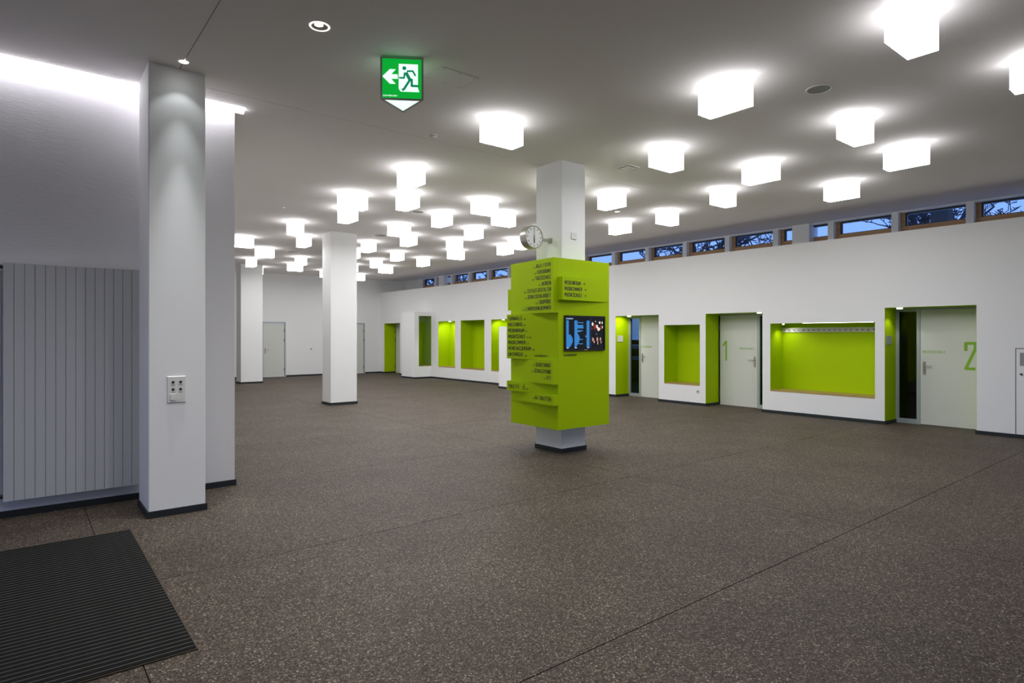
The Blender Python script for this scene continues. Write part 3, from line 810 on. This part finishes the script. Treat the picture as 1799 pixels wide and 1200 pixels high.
box('pane', 'pane_dimming', fx0 + .003, fx1 - .003, Y0 + .004, Y0 + .010, fz0 + .021, fz1 - .013, db)  # tinted pane added to darken the green niche behind it
for x in (11.64, 12.03): MB().cyl((x, Y0 + .06, fz1 - .003), (x, Y0 + .06, fz1 - .012), .025, .025, 14).build('spot_lens', 'plastic_white', db)
MB().box(X0 - s, X0, Y0 - s, Y1 + s, 0.0005, .06).box(X0, X1, Y0 - s, Y0, 0.0005, .06).box(X0, X1, Y1, Y1 + s, 0.0005, .06).build('plinth', 'skirting', db)
d2 = thing('wall_box', 'low plain white box projecting from the wall behind the sign pillar', 'box', (11.78, 14.0, 0))
MB().bbox(11.40, XW - .0005, 13.25, 14.84, 0, 1.88, .004, 'z').build('body', 'white_paint', d2)
MB().box(11.40 - s, 11.40, 13.25 - s, 14.84 + s, 0.0005, .06).box(11.40, XW - .001, 13.25 - s, 13.25, 0.0005, .06).box(11.40, XW - .001, 14.84, 14.84 + s, 0.0005, .06).build('plinth', 'skirting', d2)

# flush wall cabinet at the right edge
hc = thing('wall_cabinet', 'flush white wall cabinet with small window at the right edge of the photo', 'cabinet', (XW, 2.1, .06))
MB().box(XW - .004, XW - .0005, 1.62, 2.53, .062, .99).box(XW - .004, XW - .0005, 2.485, 2.53, .99, 1.395).box(XW - .004, XW - .0005, 1.62, 2.34, .99, 1.395).box(XW - .004, XW - .0005, 2.34, 2.485, 1.335, 1.395).box(XW - .004, XW - .0005, 2.34, 2.485, .99, 1.13).build('door', 'white_paint', hc)
MB().box(XW - .0024, XW - .0003, 2.53, 2.54, .062, 1.405).box(XW - .0024, XW - .0003, 1.61, 2.53, 1.395, 1.405).build('gap', 'black', hc)
box('window', 'plastic_grey', XW - .002, XW - .0004, 2.34, 2.485, 1.13, 1.335, hc)
MB().cyl((XW - .004, 2.466, 1.0), (XW - .016, 2.466, 1.0), .018, .018, 18).build('lock', 'dark_steel', hc)

# =================================================================== RADIATOR
ra = thing('radiator', 'tall grey flat panel radiator with vertical slats on the left wall', 'radiator', (.43, 6.9, .165))
sw_ = .0733; rx = -.118
sl = MB().bbox(rx + .0012, rx + sw_ - .0012, 6.868, 6.884, .165, 2.232, .003, 'z').build('slat', 'radiator_grey', ra)
for k in range(1, 15):
    h2 = sl.copy(); C.objects.link(h2); h2.parent = ra; h2.location = (sw_ * k, 0, 0)
box('back_panel', 'black', rx + .002, rx + 15 * sw_ - .002, 6.886, 6.892, .175, 2.225, ra)
box('top_rail', 'plastic_white', rx, rx + 15 * sw_, 6.870, 6.935, 2.2325, 2.240, ra)
MB().box(rx, rx + 15 * sw_, 6.893, 6.935, 2.16, 2.232).box(rx, rx + 15 * sw_, 6.893, 6.935, .165, .235).build('header_tube', 'radiator_grey', ra)
for z in (.5, 1.9):
    for x in (.05, .8): box('bracket', 'dark_steel', x, x + .04, 6.893, YL - .0005, z, z + .06, ra)
MB().cyl((-.165, 6.92, .18), (-.165, 6.92, 2.20), .011, .011, 12).build('supply_pipe', 'plastic_grey', ra, True)
for z in (.20, 2.20):
    MB().cyl((-.190, 6.92, z), (rx - .0005, 6.92, z), .017, .017, 12).build('valve', 'black', ra)

# switch plate on the near column
sp = thing('switch_plate', 'white switch plate with four key switches on the near column', 'switch', (1.09, 6.16, 1.12))
MB().prism([(1.013, 6.1598, 1.0), (1.167, 6.1598, 1.0), (1.167, 6.1598, 1.24), (1.013, 6.1598, 1.24)][::-1], [(1.020, 6.148, 1.007), (1.160, 6.148, 1.007), (1.160, 6.148, 1.233), (1.020, 6.148, 1.233)][::-1]).build('plate', 'plastic_white', sp)
for x in (1.062, 1.122):
    for z in (1.186, 1.121):
        k_ = MB().cyl((x, 6.1478, z), (x, 6.143, z), .0125, .0115, 18).build('key_switch', 'dark_steel', sp)
        MB().box(x - .002, x + .002, 6.1422, 6.1428, z - .007, z + .007).build('keyhole', 'black', k_)
        MB().box(x - .017, x + .017, 6.1474, 6.1479, z - .029, z - .023).build('caption', 'plastic_grey', sp)
MB().bbox(1.040, 1.084, 6.136, 6.1478, 1.027, 1.080, .003, 'y').build('rocker', 'plastic_white', sp)
box('blank', 'plastic_white', 1.092, 1.146, 6.146, 6.1479, 1.027, 1.085, sp)

# =================================================================== ENTRANCE MAT
ma = thing('entrance_mat', 'large black ribbed entrance mat with fine metal strips', 'mat', (-.6, 4.67, 0))
mx0, mx1, my0, my1 = -2.2, .708, 3.435, 5.905
box('bed', 'mat_bed', mx0, mx1, my0, my1, .0005, .003, ma)
nr = 52; pt = (my1 - my0 - .02) / nr
r0 = MB().bbox(mx0 + .01, mx1 - .008, my0 + .01, my0 + .01 + pt * .62, .003, .0095, .002, 'x').build('rib', 'rib_rubber', ma)
m0 = box('metal_strip', 'rib_metal', mx0 + .01, mx1 - .008, my0 + .01 + pt * .72, my0 + .01 + pt * .86, .003, .0088, ma)
for k in range(1, nr):
    for src in (r0, m0):
        c = src.copy(); C.objects.link(c); c.parent = ma; c.location = (0, pt * k, 0)
MB().box(mx1 - .006, mx1, my0, my1, .0005, .0075).box(mx0, mx1 - .006, my0, my0 + .006, .0005, .0075).box(mx0, mx1 - .006, my1 - .006, my1, .0005, .0075).build('edge_frame', 'brass_edge', ma)

# =================================================================== EXIT SIGN (three sided prism)
A = Vector((2.401, 4.791, 0)); B = Vector((2.708, 4.591, 0)); P_ = Vector((2.712, 4.957, 0))
zb_, zt_ = 3.627, 3.992
es = thing('exit_sign', 'three sided green glowing exit sign with running figure and arrow', 'sign', ((A + B + P_) / 3 + Vector((0, 0, H))))
tri = lambda k, z: [((A + B + P_) / 3 * (1 - k) + p * k + Vector((0, 0, z))) for p in (A, B, P_)]
MB().prism(tri(.93, zb_ + .008), tri(.93, zt_ - .008)).build('body', 'exit_green', es)
rim = MB()
for z0, z1 in ((zb_, zb_ + .012), (zt_ - .012, zt_)):
    lo_o, lo_i, hi_o, hi_i = tri(1.0, z0), tri(.84, z0), tri(1.0, z1), tri(.84, z1)
    for i in range(3):
        j = (i + 1) % 3
        rim.prism([lo_o[i], lo_o[j], lo_i[j], lo_i[i]], [hi_o[i], hi_o[j], hi_i[j], hi_i[i]])
for p in (A, B, P_):
    c = (A + B + P_) / 3; d = (p - c).normalized(); e = Vector((-d.y, d.x, 0))
    qd = [p, p - d * .012 + e * .010, p - d * .022, p - d * .012 - e * .010]
    rim.prism([v + Vector((0, 0, zb_ + .012)) for v in qd], [v + Vector((0, 0, zt_ - .012)) for v in qd])
rim.build('metal_rim', 'frame_grey', es)
lo = tri(.82, zb_ + .004)
MB().prism(lo, [v + Vector((0, 0, .003)) for v in lo]).build('light_panel', 'exit_white', es)
MB().cyl((A + B + P_) / 3 + Vector((0, 0, zt_)), (A + B + P_) / 3 + Vector((0, 0, H)), .05, .05, 16).build('ceiling_mount', 'plastic_white', es)
for k, (a, b) in enumerate(((A, B), (B, P_), (P_, A))):
    R = (b - a).normalized(); N = Vector((R.y, -R.x, 0))
    if N.dot((A + B + P_) / 3 - a) > 0: N = -N
    ctr = (A + B + P_) / 3
    a9, b9 = ctr * .07 + a * .93, ctr * .07 + b * .93
    Wd = (b9 - a9).length
    T = lambda x, y, o=.0015: tuple(a9 + R * (x * Wd) + N * o + Vector((0, 0, zb_ + .01 + y * (zt_ - zb_ - .02))))
    mb = MB()
    mb.poly([T(*p) for p in ((.015, .545), (.20, .73), (.35, .73), (.235, .605), (.395, .605), (.395, .49), (.235, .49), (.345, .365), (.20, .365))][::-1])
    mb.poly([T(*p) for p in ((.42, .87), (.90, .87), (.90, .28), (.935, .18), (.60, .18), (.47, .18), (.42, .25))][::-1])
    mb.build('pictogram', 'exit_white', es)
    mb = MB(); U3 = Vector((0, 0, 1)); O3 = a9 + N * .0026 + Vector((0, 0, zb_ + .01)); sy = (zt_ - zb_ - .02)
    mb.poly([T(.56 + .05 * math.cos(i * math.pi / 8), .765 + .05 * math.sin(i * math.pi / 8), .0026) for i in range(16)])
    for pts, hw in (([(.60, .66), (.70, .48)], .030), ([(.68, .50), (.745, .48), (.745, .33), (.92, .33)], .022), ([(.70, .48), (.55, .24), (.50, .22)], .022),
                    ([(.62, .69), (.77, .70), (.84, .58)], .017), ([(.575, .66), (.55, .52), (.43, .52)], .017)):
        stroke(mb, [(x * Wd, y * sy) for x, y in pts], hw * 1.35 * Wd, O3, R, U3)
    mb.build('running_figure', 'exit_figure', es)
    mb = MB(); lettering(mb, 'ELEKTROPLANET', a9 + R * .012 + N * .0015 + Vector((0, 0, zb_ + .028)), R, U3, .012, 'l', 1.75, .2)
    mb.build('lettering', 'exit_white', es)

# =================================================================== CEILING FITTINGS
def downlight(label, x, y, r, lens, loc_h, ring='plastic_white'):
    t = thing('downlight', label, 'downlight', (x, y, H))
    MB().lathe((x, y, H), (0, 0, -1), [(r * .80, -.0), (r * .82, .004), (r * .97, .004), (r, .0006)], 32).build('trim_ring', ring, t, True)
    MB().cyl((x, y, H - .0006), (x, y, H - .0016), r * .82, r * .82, 32).build('reflector', loc_h, t)
    MB().cyl((x - r * .2, y - r * .3, H - .0018), (x - r * .2, y - r * .3, H - .0028), r * .42, r * .42, 24).build('lamp_lens', lens, t)
    return t
d = downlight('small bright round downlight in front of the near column', 1.115, 5.978, .047, 'spot_glow', 'spot_glow')
for en, sz, bl in ((150, 26, 1.0), (35, 46, 1.0), (4.0, 86, .4), (.8, 140, 1.0)):
    l = bpy.data.lights.new('downlight_beam', 'SPOT'); l.energy = en; l.spot_size = math.radians(sz); l.spot_blend = bl; l.shadow_soft_size = .006; l.color = (.93, .98, 1.0)
    o = bpy.data.objects.new('beam', l); C.objects.link(o); o.parent = d; o.location = (0, 0, -.006)
d = downlight('round recessed downlight with dark reflector at the top of the photo', 1.81, 4.637, .078, 'spot_glow', 'steel', 'dim_glow')  # ring glows to stand for lens light falling on it
l = bpy.data.lights.new('downlight_beam', 'SPOT'); l.energy = ENTRY_W * 1.6; l.spot_size = math.radians(130); l.spot_blend = .9; l.color = (1.0, .985, .965); l.shadow_soft_size = .02
o = bpy.data.objects.new('beam', l); C.objects.link(o); o.parent = d; o.location = (0, 0, -.006)
for k, (x, y) in enumerate(((.2, 4.637), (-1.4, 4.637), (1.81, 3.2), (.2, 3.2), (-1.4, 3.2), (1.81, 1.77), (.2, 1.77))):  # added out of view to light the near column and radiator
    d = downlight('added round recessed downlight over the entrance mat, outside the picture', x, y, .078, 'spot_glow', 'dark_steel')
    d['group'] = 'added entrance downlights outside the picture'
    l = bpy.data.lights.new('downlight_beam', 'SPOT'); l.energy = ENTRY_W * (2.6 if x > 1 else 1.0); l.spot_size = math.radians(108); l.spot_blend = .9; l.shadow_soft_size = .04; l.color = (1.0, .985, .965)
    o = bpy.data.objects.new('beam', l); C.objects.link(o); o.parent = d; o.location = (0, 0, -.006); o.rotation_euler = (math.radians(16), 0, 0)
downlight('tiny round downlight in the ceiling above the radiator wall end', 3.86, 11.62, .045, 'dim_glow', 'steel')
downlight('tiny round downlight in the ceiling right of the sign column', 9.00, 7.96, .06, 'dim_glow', 'dim_glow')
sm = thing('smoke_detector', 'small white smoke detector on the ceiling left of the sign column', 'detector', (3.857, 6.30, H))
MB().lathe((3.857, 6.30, H), (0, 0, -1), [(.052, .0005), (.052, .012), (.044, .014), (.044, .020), (.040, .036), (.024, .044), (0.001, .045)], 24).build('housing', 'plastic_white', sm, True)
MB().lathe((3.857, 6.30, H), (0, 0, -1), [(.0442, .0145), (.0446, .017), (.0442, .0195)], 24).build('sensor_slot', 'plastic_grey', sm)
ha = thing('access_hatch', 'flush square access hatch in the ceiling beside the exit sign', 'hatch', (3.13, 4.79, H))
box('panel', 'ceiling_paint', 2.935, 3.325, 4.645, 4.935, H - .006, H - .0005, ha)
MB().box(2.925, 2.931, 4.635, 4.945, H - .004, H - .0004).box(3.329, 3.335, 4.635, 4.945, H - .004, H - .0004).box(2.931, 3.329, 4.635, 4.641, H - .004, H - .0004).box(2.931, 3.329, 4.939, 4.945, H - .004, H - .0004).build('edge_trim', 'plastic_white', ha)
for x in (2.965, 3.13, 3.295):
    for y in (4.67, 4.91): MB().cyl((x, y, H - .006), (x, y, H - .0075), .006, .006, 10).build('screw', 'plastic_grey', ha)
def vent(label, x, y, hs):
    t = thing('ceiling_vent', label, 'vent', (x, y, H))
    MB().box(x-hs, x+hs, y-hs, y-hs+.02, H-.012, H-.0005).box(x-hs, x+hs, y+hs-.02, y+hs, H-.012, H-.0005).box(x-hs, x-hs+.02, y-hs+.02, y+hs-.02, H-.012, H-.0005).box(x+hs-.02, x+hs, y-hs+.02, y+hs-.02, H-.012, H-.0005).build('frame', 'plastic_white', t)
    box('plate', 'plastic_white', x-hs+.045, x+hs-.045, y-hs+.045, y+hs-.045, H-.018, H-.010, t)
    MB().cyl((x, y, H-.010), (x, y, H-.0005), .03, .03, 12).build('spigot', 'plastic_grey', t)
vent('square white air outlet in the ceiling right of the sign column', 6.745, 5.775, .125)
def speaker(label, x, y, r):
    t = thing('ceiling_speaker', label, 'speaker', (x, y, H))
    MB().lathe((x, y, H), (0, 0, -1), [(r * .86, .004), (r * .9, .009), (r * .98, .007), (r, .0006)], 36).build('trim_ring', 'plastic_white', t, True)
    MB().cyl((x, y, H - .0005), (x, y, H - .005), r * .88, r * .88, 36).build('grille', 'plastic_grey', t)
    for a in range(4):
        c = Vector((x + r * .78 * math.cos(a * math.pi / 2 + .5), y + r * .78 * math.sin(a * math.pi / 2 + .5), H - .005))
        MB().cyl(c, c - Vector((0, 0, .002)), .005, .005, 8).build('screw', 'steel', t)
speaker('round grey ceiling speaker between the lamps at the upper right', 6.053, 2.775, .118)
speaker('round ceiling speaker above and right of the middle column', 6.69, 13.35, .16)
speaker('round ceiling speaker between lamps midway to the clock', 6.0, 10.37, .12)
speaker('round ceiling fitting above the far left column', 6.05, 17.5, .16)

# =================================================================== OUTSIDE
gr = box('ground', 'ground_dark', -60, 90, -60, 90, -.40, -.16)
struct(gr, 'dark ground outside', 'ground')
vp_ = thing('roof_vent', 'dark vent stack on the roof beyond the clerestory windows', 'vent', (19.2, 5.6, 3.46))
MB().box(19.0, 19.4, 5.37, 5.77, 0, 5.4).build('stack', 'roof_dark', vp_)
MB().box(18.92, 19.48, 5.29, 5.85, 5.4, 5.48).build('cap', 'roof_dark', vp_)
def tree(label, x, y, hgt, seed, lean=.0):
    rn = random.Random(seed); mb = MB()
    def grow(p, d, L, r, lvl):
        pts = [p]; rad = [r]
        n = 4 if lvl < 3 else 3
        for i in range(n):
            d = (d + Vector((rn.uniform(-.2, .2), rn.uniform(-.2, .2), rn.uniform(-.08, .16)))).normalized()
            pts.append(pts[-1] + d * (L / n)); rad.append(max(.018, r * (1 - .55 * (i + 1) / n)))
        for i in range(n):
            mb.cyl(pts[i], pts[i+1], rad[i], rad[i+1], 5 if lvl < 2 else 3, caps=False)
        if lvl >= 5: return
        for _ in range({0: 8, 1: 5, 2: 4, 3: 3, 4: 2}[lvl]):
            t = rn.uniform(.25 if lvl else .4, 1.0); k = min(n - 1, int(t * n)); q0 = pts[k].lerp(pts[k+1], t * n - k)
            ax = Vector((rn.uniform(-1, 1), rn.uniform(-1, 1), rn.uniform(-.3, .6)))
            grow(q0, (d * .45 + ax.normalized() * .9).normalized(), L * rn.uniform(.40, .57), max(.02, rad[k] * .62), lvl + 1)
    t = thing('bare_tree', label, 'tree', (x, y, -.16))
    grow(Vector((x, y, -.2)), Vector((lean, 0, 1)).normalized(), hgt * .55, hgt * .022, 0)
    mb.build('branches', 'bark_hazed', t)
TR = [(21, 5.2, 9.6, 1), (21, 13.0, 9.2, 2), (21, 23.5, 9.2, 3), (21, 33.0, 9.2, 4), (31, 9.5, 12, 6), (31, 19.5, 12, 11), (31, 37.5, 12, 8), (31, 48, 12, 9)]
WHERE = ['beyond the rightmost clerestory window', 'beyond the windows above the coat niche', 'beyond the windows left of the sign pillar', 'beyond the farthest clerestory windows', 'farther off beyond the windows above door number 2', 'farther off beyond the windows above the narrow niche', 'farther off beyond the windows above the lit niches', 'farther off beyond the far corner']
for (x, y, h_, sd), wv in zip(TR, WHERE):
    tree('bare dark winter tree ' + wv, x, y, h_, sd)
